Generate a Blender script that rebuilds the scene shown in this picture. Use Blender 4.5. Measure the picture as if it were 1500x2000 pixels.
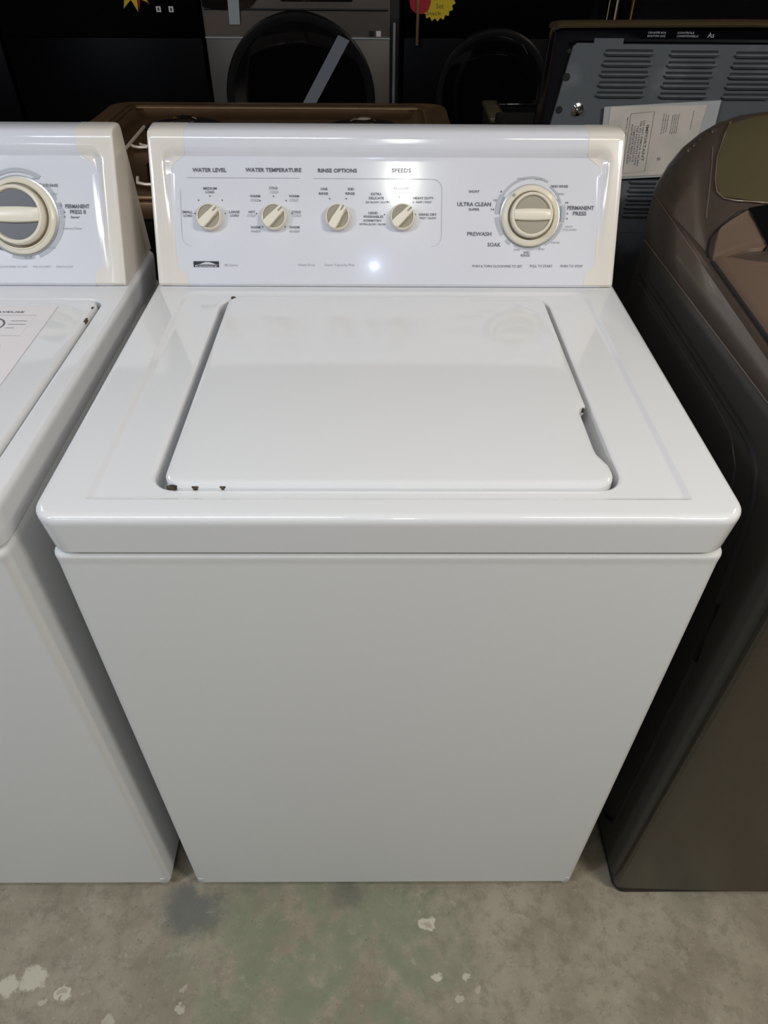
import bpy, bmesh, math, random
from mathutils import Vector, Matrix
random.seed(7)
S = bpy.context.scene
COL = S.collection
for o in list(bpy.data.objects):
    bpy.data.objects.remove(o)

# ---------------------------------------------------------------- camera
cam_d = bpy.data.cameras.new('camera'); cam = bpy.data.objects.new('camera', cam_d); COL.objects.link(cam)
pitch, yaw, roll = .72789, .01126, .00861
f = Vector((math.sin(yaw)*math.cos(pitch), math.cos(yaw)*math.cos(pitch), -math.sin(pitch)))
r = f.cross(Vector((0, 0, 1))).normalized(); u = r.cross(f)
r2 = r*math.cos(roll)+u*math.sin(roll); u2 = -r*math.sin(roll)+u*math.cos(roll)
M = Matrix((r2, u2, -f)).transposed().to_4x4(); M.translation = (-.01158, -.49732, 1.36002)
cam.matrix_world = M
cam_d.sensor_fit = 'VERTICAL'; cam_d.sensor_height = 24; cam_d.lens = 1365.2/2000*24
cam_d.clip_start = .02
S.camera = cam
# ---------------------------------------------------------------- world, exposure
w = bpy.data.worlds.new('world'); S.world = w; w.use_nodes = True
w.node_tree.nodes['Background'].inputs[0].default_value = (.8, .9, 1, 1)
w.node_tree.nodes['Background'].inputs[1].default_value = .02
vs = S.view_settings
vs.view_transform = 'Standard'; vs.look = 'None'; vs.gamma = 1; vs.use_curve_mapping = False
vs.exposure = 0.0
# ---------------------------------------------------------------- added fill lamps, out of view (power in W)
COOL, WARM, NEUT = (.84, .91, 1), (1, .88, .74), (.97, .98, 1)
FILL_LAMPS = [  # x, y, z, size x, size y, power, colour
    (-.66, -.50, 2.28, 1.2, .16, 9, COOL, 'added fill lamp over the aisle left of the white washer'),
    (1.34, -.92, 2.28, .7, .20, 32, (1, .95, .88), 'added warm fill lamp over the aisle right of the white washer'),
    (-1.95, -1.05, 2.28, .6, .20, 36, COOL, 'added cool fill lamp low over the aisle on the left'),
    (.66, -.46, 2.28, .5, .16, 4, WARM, 'added fill lamp low over the aisle on the right'),
    (-2.6, -4.2, 3.4, .30, 1.2, 10, COOL, 'added cool fill lamp far behind the camera on the left'),
    (2.7, -4.2, 3.4, .30, 1.2, 8, NEUT, 'added fill lamp far behind the camera on the right'),
    (2.9, 1.6, 3.4, .30, 1.2, 30, WARM, 'added warm fill lamp above the back rows on the right'),
    (-3.0, 2.2, 3.4, .30, 1.2, 18, WARM, 'added warm fill lamp above the back rows on the left'),
]
TUBE_POWER = 85.0

# ---------------------------------------------------------------- helpers
def mat(name, col, rough=.5, metal=0, coat=0, emis=None, es=0, noise=None, bump=None, spec=.5, trans=0, aniso=0):
    m = bpy.data.materials.new(name); m.use_nodes = True
    nt = m.node_tree; b = nt.nodes['Principled BSDF']
    b.inputs['Base Color'].default_value = (*col, 1); b.inputs['Roughness'].default_value = rough
    b.inputs['Metallic'].default_value = metal; b.inputs['Coat Weight'].default_value = coat
    b.inputs['Coat Roughness'].default_value = .05
    b.inputs['Specular IOR Level'].default_value = spec
    b.inputs['Transmission Weight'].default_value = trans
    if emis: b.inputs['Emission Color'].default_value = (*emis, 1); b.inputs['Emission Strength'].default_value = es
    tc = nt.nodes.new('ShaderNodeTexCoord')
    if noise:   # (scale, second colour, low, high)
        n = nt.nodes.new('ShaderNodeTexNoise'); n.inputs['Scale'].default_value = noise[0]; n.inputs['Detail'].default_value = 6
        rp = nt.nodes.new('ShaderNodeMapRange'); rp.inputs[1].default_value = noise[2]; rp.inputs[2].default_value = noise[3]
        mx = nt.nodes.new('ShaderNodeMix'); mx.data_type = 'RGBA'
        mx.inputs[6].default_value = (*col, 1); mx.inputs[7].default_value = (*noise[1], 1)
        L = nt.links.new
        L(tc.outputs['Object'], n.inputs['Vector']); L(n.outputs['Fac'], rp.inputs[0]); L(rp.outputs[0], mx.inputs[0]); L(mx.outputs[2], b.inputs['Base Color'])
    if bump:    # (scale, strength)
        n = nt.nodes.new('ShaderNodeTexNoise'); n.inputs['Scale'].default_value = bump[0]; n.inputs['Detail'].default_value = 3
        bp = nt.nodes.new('ShaderNodeBump'); bp.inputs['Strength'].default_value = bump[1]; bp.inputs['Distance'].default_value = .002
        nt.links.new(tc.outputs['Object'], n.inputs['Vector']); nt.links.new(n.outputs['Fac'], bp.inputs['Height']); nt.links.new(bp.outputs[0], b.inputs['Normal'])
    return m

MT = dict(
    enamel=mat('white_enamel', (.76, .765, .775), .09, coat=.4, bump=(6, .02)),
    cabinet=mat('white_painted_steel', (.715, .72, .71), .36, spec=.3, coat=0, bump=(14, .04)),
    panel=mat('console_white', (.76, .765, .82), .11, coat=.3),
    bdark=mat('black_paint', (.0010, .0010, .0022), .38, spec=.08),
    bring=mat('black_ring', (.004, .004, .005), .42, spec=.25),
    trimb=mat('bronze_trim', (.10, .065, .035), .3, metal=.5),
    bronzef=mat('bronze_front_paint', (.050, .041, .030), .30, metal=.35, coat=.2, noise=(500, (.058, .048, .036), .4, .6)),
    cap=mat('cream_plastic', (.80, .75, .68), .18, coat=.2),
    cream=mat('knob_cream', (.84, .78, .64), .28),
    taupe=mat('knob_recess_taupe', (.33, .30, .23), .45),
    slate=mat('knob_recess_slate', (.11, .11, .125), .45),
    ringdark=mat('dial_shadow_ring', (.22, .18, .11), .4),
    ringmetal=mat('dial_metal_ring', (.62, .63, .62), .28, metal=.6),
    print=mat('print_dark', (.12, .12, .15), .6),
    printl=mat('print_light', (.33, .33, .37), .6),
    printfaint=mat('print_faint', (.50, .50, .56), .6),
    ringprint=mat('print_ring', (.44, .46, .50), .5),
    ringblue=mat('print_ring_blue', (.25, .31, .45), .5),
    black=mat('black_print', (.015, .015, .02), .4),
    rust=mat('rust', (.10, .075, .045), .9, noise=(400, (.03, .025, .02), .4, .6)),
    foot=mat('foot_plastic', (.03, .03, .03), .7),
    void=mat('dark_gap', (.10, .10, .09), .7),
    paper=mat('paper', (.80, .76, .77), .55),
    paper2=mat('old_paper', (.60, .55, .50), .55, noise=(25, (.52, .49, .44), .4, .6)),
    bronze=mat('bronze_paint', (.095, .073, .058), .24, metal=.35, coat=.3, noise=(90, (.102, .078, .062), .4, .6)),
    bronze2=mat('bronze_plastic', (.075, .063, .032), .30, coat=.2),
    bronze3=mat('bronze_lid', (.19, .13, .095), .35, metal=.3, coat=.2),
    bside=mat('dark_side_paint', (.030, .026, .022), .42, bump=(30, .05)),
    groove=mat('groove_black', (.006, .006, .006), .7),
    bglass=mat('black_glass', (.003, .003, .004), .06),
    bgloss=mat('black_gloss', (.0035, .0035, .006), .16),
    bmatte=mat('black_matte', (.005, .005, .006), .5),
    silver=mat('silver_paint', (.23, .20, .18), .36, metal=.55, bump=(60, .03)),
    silverd=mat('silver_lower', (.10, .09, .078), .40, metal=.5),
    tape=mat('pale_tape', (.42, .46, .50), .5),
    tapeg=mat('tape_on_glass', (.22, .25, .29), .45),
    steel=mat('stainless', (.30, .19, .11), .42, metal=1, noise=(30, (.34, .22, .13), .3, .7)),  # warm brown reflection of the range top put into the base colour
    brightrod=mat('bright_metal', (.8, .72, .62), .5, metal=.6),
    chrome=mat('chrome', (.85, .83, .80), .12, metal=1),
    gold=mat('brass_strip', (.65, .42, .20), .3, metal=.8),
    plate=mat('galvanised_dark', (.125, .14, .155), .38, metal=.3, noise=(16, (.19, .21, .23), .55, .75), bump=(40, .06)),
    slot=mat('louver_dark', (.012, .014, .018), .6),
    slotl=mat('louver_edge', (.16, .19, .21), .3, metal=.4),
    yellow=mat('tag_yellow', (.75, .55, .02), .5),
    red=mat('tag_red', (.45, .01, .03), .5),
    orange=mat('tag_orange', (.85, .30, .03), .5),
    plastic=mat('clear_sleeve', (.42, .43, .44), .25, coat=.3),
    stain=mat('brown_ink', (.14, .10, .02), .6),
    lampbody=mat('lamp_housing', (.7, .7, .7), .5),
    tube=mat('lamp_tube', (1, 1, 1), .4, emis=(.97, 1, .93), es=TUBE_POWER),
    led=mat('led_lens', (1, 1, 1), .4, emis=(.55, .68, 1), es=150),
    wallm=mat('wall_paint', (.10, .10, .10), .8, noise=(3, (.08, .08, .085), .4, .6)),
    ceil=mat('ceiling_paint', (.42, .41, .39), .9, noise=(2, (.36, .35, .34), .4, .6)),
)

def finish(name, bm, m, parent=None, smooth=True, angle=35, wn=False):
    bmesh.ops.recalc_face_normals(bm, faces=bm.faces)
    me = bpy.data.meshes.new(name); bm.to_mesh(me); bm.free()
    if smooth:
        for p in me.polygons: p.use_smooth = True
        me.set_sharp_from_angle(angle=math.radians(angle))
    for mm in (m if isinstance(m, (list, tuple)) else [m]): me.materials.append(MT[mm] if isinstance(mm, str) else mm)
    o = bpy.data.objects.new(name, me); COL.objects.link(o)
    if parent: o.parent = parent
    if wn:
        md = o.modifiers.new('normals', 'WEIGHTED_NORMAL'); md.weight = 100; md.keep_sharp = True
    return o
def root(name, label, cat, loc=(0, 0, 0), rz=0, group=None):
    o = bpy.data.objects.new(name, None); COL.objects.link(o); o.empty_display_size = .1
    o.location = loc; o.rotation_euler = (0, 0, rz); return tag(o, label, cat, group)
def tag(o, label, cat, group=None):
    o['label'] = label; o['category'] = cat
    if group: o['group'] = group
    return o
def struct(o): o['kind'] = 'structure'; return o
def box(bm, x0, x1, y0, y1, z0, z1, bev=0, seg=2, mi=0):
    g = bmesh.ops.create_cube(bm, size=1)
    bmesh.ops.scale(bm, vec=(x1-x0, y1-y0, z1-z0), verts=g['verts'])
    bmesh.ops.translate(bm, vec=((x0+x1)/2, (y0+y1)/2, (z0+z1)/2), verts=g['verts'])
    fs = set(fc for v in g['verts'] for fc in v.link_faces)
    if bev:
        es = set(e for v in g['verts'] for e in v.link_edges)
        rr = bmesh.ops.bevel(bm, geom=list(es), offset=bev, segments=seg, affect='EDGES', profile=.5)
        fs = [fc for fc in rr['faces']]
    for fc in fs:
        if fc.is_valid: fc.material_index = mi
    return g
def loft(bm, loops, closed=True, cap0=False, cap1=False, mi=0):
    vs_ = [[bm.verts.new(p) for p in lp] for lp in loops]
    n = len(vs_[0])
    for a, b in zip(vs_[:-1], vs_[1:]):
        for i in range(n if closed else n-1):
            j = (i+1) % n
            try: fc = bm.faces.new((a[i], a[j], b[j], b[i])); fc.material_index = mi
            except ValueError: pass
    if cap0: bm.faces.new(vs_[0]).material_index = mi
    if cap1: bm.faces.new(vs_[-1]).material_index = mi
    return vs_
def rrect(x0, x1, y0, y1, z, rad, n=6, side=1, fn=None):
    """rounded rectangle loop, counter-clockwise; rad = one radius or four (BL, BR, TR, TL)"""
    rs = rad if isinstance(rad, (tuple, list)) else (rad,)*4
    cs = [(x0+rs[0], y0+rs[0], math.pi, rs[0]), (x1-rs[1], y0+rs[1], 1.5*math.pi, rs[1]), (x1-rs[2], y1-rs[2], 0, rs[2]), (x0+rs[3], y1-rs[3], .5*math.pi, rs[3])]
    pts = []
    for k, (cx, cy, a, rr) in enumerate(cs):
        arc = [(cx+rr*math.cos(a+math.pi/2*i/n), cy+rr*math.sin(a+math.pi/2*i/n)) for i in range(n+1)]
        pts += arc
        nx = cs[(k+1) % 4]
        q = (nx[0]+nx[3]*math.cos(nx[2]), nx[1]+nx[3]*math.sin(nx[2]))
        for i in range(1, side): pts.append((arc[-1][0]+(q[0]-arc[-1][0])*i/side, arc[-1][1]+(q[1]-arc[-1][1])*i/side))
    if fn: pts = [fn(*p) for p in pts]
    return [(x, y, z) for x, y in pts]
def lathe(bm, prof, n=40, xf=None, mi=0, cap=True):
    """prof: list of (r, z); xf maps local (x, y, z) to a point"""
    xf = xf or (lambda x, y, z: (x, y, z))
    loops = [[xf(rr*math.cos(2*math.pi*i/n), rr*math.sin(2*math.pi*i/n), z) for i in range(n)] for rr, z in prof]
    loft(bm, loops, True, cap, cap, mi)
def tube(bm, pts, rad, n=8, mi=0, closed=False):
    pts = [Vector(p) for p in pts]; loops = []
    for i, p in enumerate(pts):
        a = pts[i-1] if (i > 0 or closed) else p; b = pts[(i+1) % len(pts)] if (i < len(pts)-1 or closed) else p
        t = (b-a).normalized(); s = t.cross(Vector((0, 0, 1)))
        if s.length < .1: s = t.cross(Vector((0, 1, 0)))
        s.normalize(); v = s.cross(t)
        loops.append([tuple(p+s*rad*math.cos(2*math.pi*k/n)+v*rad*math.sin(2*math.pi*k/n)) for k in range(n)])
    if closed: loops.append(loops[0])
    loft(bm, loops, True, not closed, not closed, mi)
def prism(bm, poly, fr, d, mi=0):
    """poly of (a, b) mapped by fr(a, b, h) to points, between h=0 and h=d"""
    loft(bm, [[fr(a, b, 0) for a, b in poly], [fr(a, b, d) for a, b in poly]], True, True, True, mi)

# lettering -> flat print mesh on any frame
_dg = None
def text_mesh(bm, s, cx, cy, wid, hei, frame, kind=0, mi=0, h=.0003):
    cu = bpy.data.curves.new('t', 'FONT'); cu.body = s; cu.size = 1
    cu.offset = {0: .012, 1: .02, 2: 0, 3: 0}[kind]; cu.resolution_u = 2
    ob = bpy.data.objects.new('t', cu); COL.objects.link(ob)
    dg = bpy.context.evaluated_depsgraph_get()
    me = bpy.data.meshes.new_from_object(ob.evaluated_get(dg))
    xs = [v.co.x for v in me.vertices]; ys = [v.co.y for v in me.vertices]
    if xs:
        x0, x1, y0, y1 = min(xs), max(xs), min(ys), max(ys)
        sx = wid/max(x1-x0, 1e-6); sy = hei/max(y1-y0, 1e-6)
        vv = [bm.verts.new(frame(cx+(v.co.x-(x0+x1)/2)*sx, cy+(v.co.y-(y0+y1)/2)*sy, h)) for v in me.vertices]
        for p in me.polygons:
            try: bm.faces.new([vv[i] for i in p.vertices]).material_index = mi
            except ValueError: pass
    bpy.data.objects.remove(ob); bpy.data.meshes.remove(me); bpy.data.curves.remove(cu)
def strip(bm, pts, wd, frame, mi=0, h=.0003):
    """flat printed line through pts"""
    P = [Vector(p) for p in pts]; L_, R_ = [], []
    for i, p in enumerate(P):
        t = (P[min(i+1, len(P)-1)]-P[max(i-1, 0)]).normalized(); nrm = Vector((-t.y, t.x))*wd/2
        L_.append(bm.verts.new(frame(*(p+nrm), h))); R_.append(bm.verts.new(frame(*(p-nrm), h)))
    for i in range(len(P)-1): bm.faces.new((L_[i], L_[i+1], R_[i+1], R_[i])).material_index = mi
def arcpts(cx, cy, rr, a0, a1, n=24):
    return [(cx+rr*math.cos(math.radians(a0+(a1-a0)*i/n)), cy+rr*math.sin(math.radians(a0+(a1-a0)*i/n))) for i in range(n+1)]
def disc(bm, cx, cy, rr, frame, mi=0, h=.0003, n=10):
    bm.faces.new([bm.verts.new(frame(cx+rr*math.cos(2*math.pi*i/n), cy+rr*math.sin(2*math.pi*i/n), h)) for i in range(n)]).material_index = mi

# ---------------------------------------------------------------- floor, walls, ceiling
def floor_material():
    m = bpy.data.materials.new('stained_concrete'); m.use_nodes = True; nt = m.node_tree; N = nt.nodes; L = nt.links.new
    b = N['Principled BSDF']; b.inputs['Roughness'].default_value = .8
    tc = N.new('ShaderNodeTexCoord'); co = tc.outputs['Object']
    def noise(sc, det=6, rough=.6, lac=2):
        n = N.new('ShaderNodeTexNoise'); n.inputs['Scale'].default_value = sc; n.inputs['Detail'].default_value = det; n.inputs['Roughness'].default_value = rough; L(co, n.inputs['Vector']); return n
    def mr(v, a, c, o0=0, o1=1):
        q = N.new('ShaderNodeMapRange'); q.interpolation_type = 'SMOOTHSTEP'
        for i, x in enumerate((a, c, o0, o1)): q.inputs[i+1].default_value = x
        L(v, q.inputs[0]); return q.outputs[0]
    def mix(fac, a, c):
        q = N.new('ShaderNodeMix'); q.data_type = 'RGBA'
        L(fac, q.inputs[0])
        if isinstance(a, tuple): q.inputs[6].default_value = (*a, 1)
        else: L(a, q.inputs[6])
        if isinstance(c, tuple): q.inputs[7].default_value = (*c, 1)
        else: L(c, q.inputs[7])
        return q.outputs[2]
    def mul(a, c):
        q = N.new('ShaderNodeMath'); q.operation = 'MULTIPLY'; L(a, q.inputs[0])
        if isinstance(c, (int, float)): q.inputs[1].default_value = c
        else: L(c, q.inputs[1])
        return q.outputs[0]
    warp = noise(14, 5, .7)
    vm = N.new('ShaderNodeVectorMath'); vm.operation = 'SCALE'; vm.inputs[3].default_value = .10
    L(warp.outputs['Color'], vm.inputs[0])
    va = N.new('ShaderNodeVectorMath'); va.operation = 'ADD'; L(co, va.inputs[0]); L(vm.outputs[0], va.inputs[1])
    w2 = noise(60, 4, .6)
    vm2 = N.new('ShaderNodeVectorMath'); vm2.operation = 'SCALE'; vm2.inputs[3].default_value = .030
    L(w2.outputs['Color'], vm2.inputs[0])
    vb = N.new('ShaderNodeVectorMath'); vb.operation = 'ADD'; L(co, vb.inputs[0]); L(vm2.outputs[0], vb.inputs[1])
    def spot(x, y, rad, soft=.5, sx=1, sy=1, small=False):
        # distance to a point through warped coordinates (the warp adds about .05 on each axis)
        d = N.new('ShaderNodeVectorMath'); d.operation = 'SUBTRACT'; L((vb if small else va).outputs[0], d.inputs[0]); k_ = .015 if small else .05; d.inputs[1].default_value = (x+k_, y+k_, k_)
        s = N.new('ShaderNodeVectorMath'); s.operation = 'MULTIPLY'; L(d.outputs[0], s.inputs[0]); s.inputs[1].default_value = (1/sx, 1/sy, 0)
        l = N.new('ShaderNodeVectorMath'); l.operation = 'LENGTH'; L(s.outputs[0], l.inputs[0])
        return mr(l.outputs['Value'], rad, rad*soft, 0, 1)
    c = mix(mr(noise(7, 8, .65).outputs['Fac'], .35, .65), (.205, .175, .125), (.285, .25, .185))
    c = mix(mul(mr(noise(38, 8, .75).outputs['Fac'], .47, .62), .55), c, (.15, .13, .092))
    c = mix(mul(mr(noise(90, 5, .8).outputs['Fac'], .56, .70), .5), c, (.40, .37, .29))
    # greenish paint residue
    g = spot(-.10, -.12, .34, .35, 1, .8)
    c = mix(mul(mul(g, mr(noise(9, 6, .7).outputs['Fac'], .38, .55)), .75), c, (.155, .18, .11))
    c = mix(mul(spot(-.345, -.035, .075, .45, 1.0, .8), .8), c, (.095, .098, .092))
    c = mix(mul(spot(-.07, -.01, .05, .3, 1, .7), .6), c, (.10, .10, .08))
    c = mix(mul(spot(.55, -.03, .06, .3, 1, .8), .4), c, (.14, .15, .10))
    c = mix(mul(mr(noise(4, 8, .8).outputs['Fac'], .58, .72), .45), c, (.16, .14, .10))
    for x, y, rr, a in ((-.585, -.142, .026, .9), (-.625, -.152, .022, .9), (-.334, -.185, .010, .7), (.089, -.142, .0105, 1), (.138, -.143, .009, .9), (.122, -.172, .007, .6), (-.56, -.175, .009, .6), (-.445, -.20, .012, .6), (.155, -.158, .008, .5), (-.33, -.155, .007, .5)):
        c = mix(mul(spot(x, y, rr, .7, 1, .8, True), a), c, (.44, .41, .32))
    # a ring of old paint
    for x, y, r0, r1 in ((-.528, -.163, .014, .008), (.077, -.062, .016, .009)):
        c = mix(mul(spot(x, y, r0, .8, 1, .8, True), .8), c, (.50, .47, .38)); c = mix(mul(spot(x, y, r1, .7, 1, .8, True), .9), c, (.33, .28, .21))
    c = mix(mul(mr(noise(170, 2, .5).outputs['Fac'], .68, .76), .7), c, (.07, .06, .045))
    c = mix(mul(mr(noise(22, 8, .8).outputs['Fac'], .56, .64), .35), c, (.36, .33, .26))
    L(c, b.inputs['Base Color'])
    bp = N.new('ShaderNodeBump'); bp.inputs['Strength'].default_value = .35; bp.inputs['Distance'].default_value = .004
    L(noise(45, 8, .7).outputs['Fac'], bp.inputs['Height']); L(bp.outputs[0], b.inputs['Normal'])
    return m
MT['floor'] = floor_material()
XW, YB, YF, ZC = 4.6, 5.6, -5.2, 3.7
def slab(name, m, *a):
    bm = bmesh.new(); box(bm, *a); return struct(finish(name, bm, m, smooth=False))
slab('floor', 'floor', -XW, XW, YF, YB, -.1, 0)
slab('ceiling', 'ceil', -XW, XW, YF, YB, ZC, ZC+.1)
slab('wall_left', 'wallm', -XW-.1, -XW, YF, YB, 0, ZC)
slab('wall_right', 'wallm', XW, XW+.1, YF, YB, 0, ZC)
slab('wall_back', 'wallm', -XW, XW, YB, YB+.1, 0, ZC)
slab('wall_front', 'wallm', -XW, XW, YF-.1, YF, 0, ZC)

# ---------------------------------------------------------------- lamps
def lamp_light(t, sx, sy, power, col, z):
    d = bpy.data.lights.new('light', 'AREA'); d.shape = 'RECTANGLE'; d.size = sx; d.size_y = sy; d.energy = power; d.color = col
    o = bpy.data.objects.new('light', d); COL.objects.link(o); o.parent = t; o.location = (0, 0, z)
for x, y, z, sx, sy, pw, col, lb in FILL_LAMPS:  # unseen fixtures with housing and hangers, added to light the scene
    t = root('fill_lamp', lb, 'ceiling lamp', (x, y, z), 0, 'fill lamps added to the shop')
    bm = bmesh.new(); box(bm, -sx/2, sx/2, -sy/2, sy/2, .012, .07, .01); finish('housing', bm, 'lampbody', t)
    for s in (-1, 1):
        q = (s*sx*.4, 0) if sx > sy else (0, s*sy*.4)
        bm = bmesh.new(); tube(bm, [(*q, .07), (*q, ZC-z)], .004); finish('hanger', bm, 'lampbody', t)
    lamp_light(t, sx*.9, sy*.97, pw, col, 0)
t = root('ceiling_light', 'two-tube fluorescent light seen mirrored in the white console', 'ceiling lamp', (.142, -2.47, ZC-.07))
bm = bmesh.new(); box(bm, -.085, .085, -.20, .20, .02, .07, .008); finish('housing', bm, 'lampbody', t)
for s in (-1, 1):
    bm = bmesh.new(); tube(bm, [(s*.030, -.18, 0), (s*.030, .18, 0)], .020, 12); finish('tube', bm, 'tube', t)
t = root('spotlight', 'small blue white spotlight seen mirrored low in the white console', 'ceiling lamp', (-.045, -3.46, ZC-.04))
bm = bmesh.new(); lathe(bm, [(.05, .04), (.05, .0), (.036, -.01)], 20); finish('housing', bm, 'lampbody', t)
bm = bmesh.new(); lathe(bm, [(.032, -.008), (.030, -.016), (.015, -.02)], 20); finish('lens', bm, 'led', t)
MAIN_TEXT=[
('WATER LEVEL',-0.2531,0.1527,0.0482,0.0053,1),
('WATER TEMPERATURE',-0.1618,0.1531,0.0797,0.0054,1),
('RINSE OPTIONS',-0.0703,0.1528,0.0557,0.0053,1),
('SPEEDS',0.0212,0.1533,0.0278,0.0054,1),
('MEDIUM',-0.2537,0.1283,0.0191,0.0034,0),
('LOAD',-0.2540,0.1235,0.0125,0.0034,0),
('SMALL',-0.2881,0.0966,0.0148,0.0035,0),
('LOAD',-0.2876,0.0918,0.0126,0.0034,0),
('LARGE',-0.2200,0.0970,0.0148,0.0035,0),
('LOAD',-0.2202,0.0921,0.0126,0.0034,0),
('COLD',-0.1627,0.1294,0.0125,0.0034,0),
('COLD',-0.1621,0.1240,0.0118,0.0035,2),
('WARM',-0.1895,0.1184,0.0147,0.0034,0),
('COLD',-0.1898,0.1129,0.0125,0.0034,2),
('WARM',-0.1335,0.1186,0.0148,0.0034,0),
('COLD',-0.1336,0.1132,0.0125,0.0035,2),
('HOT',-0.1948,0.0970,0.0096,0.0035,0),
('COLD',-0.1958,0.0922,0.0126,0.0034,2),
('COLD',-0.1304,0.0973,0.0126,0.0034,0),
('COLD',-0.1298,0.0925,0.0126,0.0035,2),
('WARM',-0.1905,0.0762,0.0142,0.0035,0),
('WARM',-0.1907,0.0707,0.0142,0.0035,2),
('WARM',-0.1340,0.0765,0.0149,0.0035,0),
('WARM',-0.1341,0.0708,0.0149,0.0035,2),
('ONE',-0.0898,0.1284,0.0096,0.0034,0),
('RINSE',-0.0907,0.1222,0.0133,0.0034,0),
('2ND',-0.0515,0.1285,0.0089,0.0035,0),
('RINSE',-0.0523,0.1224,0.0133,0.0034,0),
('EXTRA',-0.0146,0.1219,0.0155,0.0034,0),
('DELICATE',-0.0147,0.1164,0.0214,0.0034,0),
('EX SLOW / SLOW',-0.0124,0.1109,0.0341,0.0027,0),
('HAND',-0.0192,0.0965,0.0133,0.0035,0),
('WASHABLES',-0.0191,0.0915,0.0290,0.0035,0),
('INTERMITTENT',-0.0199,0.0860,0.0268,0.0028,0),
('EXTRA SLOW / SLOW',-0.0199,0.0811,0.0380,0.0028,0),
('REGULAR',0.0215,0.1296,0.0221,0.0034,0),
('SLOW / FAST',0.0215,0.1241,0.0221,0.0028,0),
('HEAVY DUTY',0.0533,0.1167,0.0296,0.0034,0),
('FAST / FAST',0.0542,0.1113,0.0222,0.0027,0),
('HAND DRY',0.0604,0.0947,0.0252,0.0034,0),
('FAST / SLOW',0.0605,0.0898,0.0238,0.0027,0),
('SHORT',0.1263,0.1260,0.0155,0.0034,0),
('ULTRA CLEAN',0.1269,0.1089,0.0490,0.0055,1),
('SUPER',0.1271,0.1019,0.0156,0.0034,0),
('14',0.1539,0.1020,0.0044,0.0028,0),
('12',0.1571,0.1144,0.0044,0.0027,0),
('8',0.1655,0.1261,0.0022,0.0027,0),
('PREWASH',0.1358,0.0685,0.0352,0.0056,1),
('SOAK',0.1581,0.0538,0.0196,0.0056,1),
('RINSE',0.1942,0.1433,0.0118,0.0028,2),
('SPIN',0.2186,0.1427,0.0096,0.0027,2),
('2ND RINSE',0.2494,0.1334,0.0244,0.0034,0),
('SPIN',0.2515,0.1231,0.0103,0.0028,2),
('OFF',0.2484,0.1149,0.0052,0.0027,2),
('10',0.2612,0.1115,0.0044,0.0028,0),
('PERMANENT',0.2818,0.1046,0.0387,0.0055,1),
('PRESS',0.2808,0.0970,0.0194,0.0055,1),
('6',0.2629,0.0970,0.0022,0.0028,0),
('4',0.2626,0.0900,0.0022,0.0028,0),
('KNITS',0.2663,0.0789,0.0105,0.0028,2),
('COOL DOWN',0.2674,0.0747,0.0202,0.0028,2),
('RINSE',0.2482,0.0570,0.0120,0.0028,2),
('SPIN',0.2277,0.0477,0.0090,0.0028,2),
('2ND',0.2061,0.0433,0.0091,0.0035,0),
('RINSE',0.2047,0.0391,0.0135,0.0036,0),
('SPIN',0.1923,0.0469,0.0090,0.0029,2),
('PUSH & TURN CLOCKWISE TO SET',0.1638,0.0239,0.0735,0.0036,0),
('PULL TO START',0.2290,0.0242,0.0334,0.0036,0),
('PUSH TO STOP',0.2738,0.0244,0.0327,0.0035,0),
('80 Series',-0.2280,0.0239,0.0196,0.0035,2),
('Heavy Duty',-0.1173,0.0243,0.0249,0.0043,2),
('Super Capacity Plus',-0.0690,0.0244,0.0438,0.0043,2),
]
LEFT_TEXT=[
('10',0.2518,0.1047,0.0044,0.0035,0),
('PERMANENT',0.2759,0.1035,0.0346,0.0055,1),
('PRESS II',0.2759,0.0960,0.0222,0.0055,1),
('6',0.2567,0.0958,0.0030,0.0027,0),
('4',0.2560,0.0896,0.0029,0.0028,0),
('Saver',0.2714,0.0890,0.0133,0.0034,0),
('Reduced Saver',0.2662,0.0737,0.0282,0.0028,2),
('RINSE',0.1932,0.1432,0.0109,0.0027,2),
('SPIN',0.2190,0.1401,0.0073,0.0027,2),
('OFF',0.2256,0.1332,0.0044,0.0027,2),
('2ND RINSE',0.2400,0.1313,0.0220,0.0040,0),
('SPIN',0.2445,0.1197,0.0073,0.0027,2),
('OFF',0.2433,0.1081,0.0052,0.0027,2),
('RINSE',0.2337,0.0469,0.0105,0.0029,2),
('SPIN',0.2130,0.0419,0.0082,0.0028,2),
('2ND',0.1991,0.0384,0.0090,0.0043,0),
('RINSE',0.1978,0.0334,0.0112,0.0035,0),
('SPIN',0.1839,0.0425,0.0082,0.0028,2),
('MAX.',0.1515,0.0452,0.0254,0.0050,1),
('PUSH & TURN CLOCKWISE TO SET',0.1573,0.0204,0.0750,0.0028,2),
('PULL TO START',0.2157,0.0207,0.0255,0.0029,2),
('PUSH TO STOP',0.2495,0.0208,0.0240,0.0029,2),
]
DOTS=[(-0.2708, 0.1125), (-0.2771, 0.0946), (-0.2543, 0.1181), (-0.2369, 0.1127), (-0.2334, 0.0948), (-0.1824, 0.1122), (-0.163, 0.1185), (-0.1448, 0.1124), (-0.1883, 0.095), (-0.1371, 0.0952), (-0.1801, 0.077), (-0.1473, 0.0771), (-0.0819, 0.1154), (-0.0583, 0.1155), (0.0186, 0.1179), (0.0386, 0.1112), (0.0418, 0.0946), (0.0016, 0.1117), (-0.0028, 0.0944)]

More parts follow.
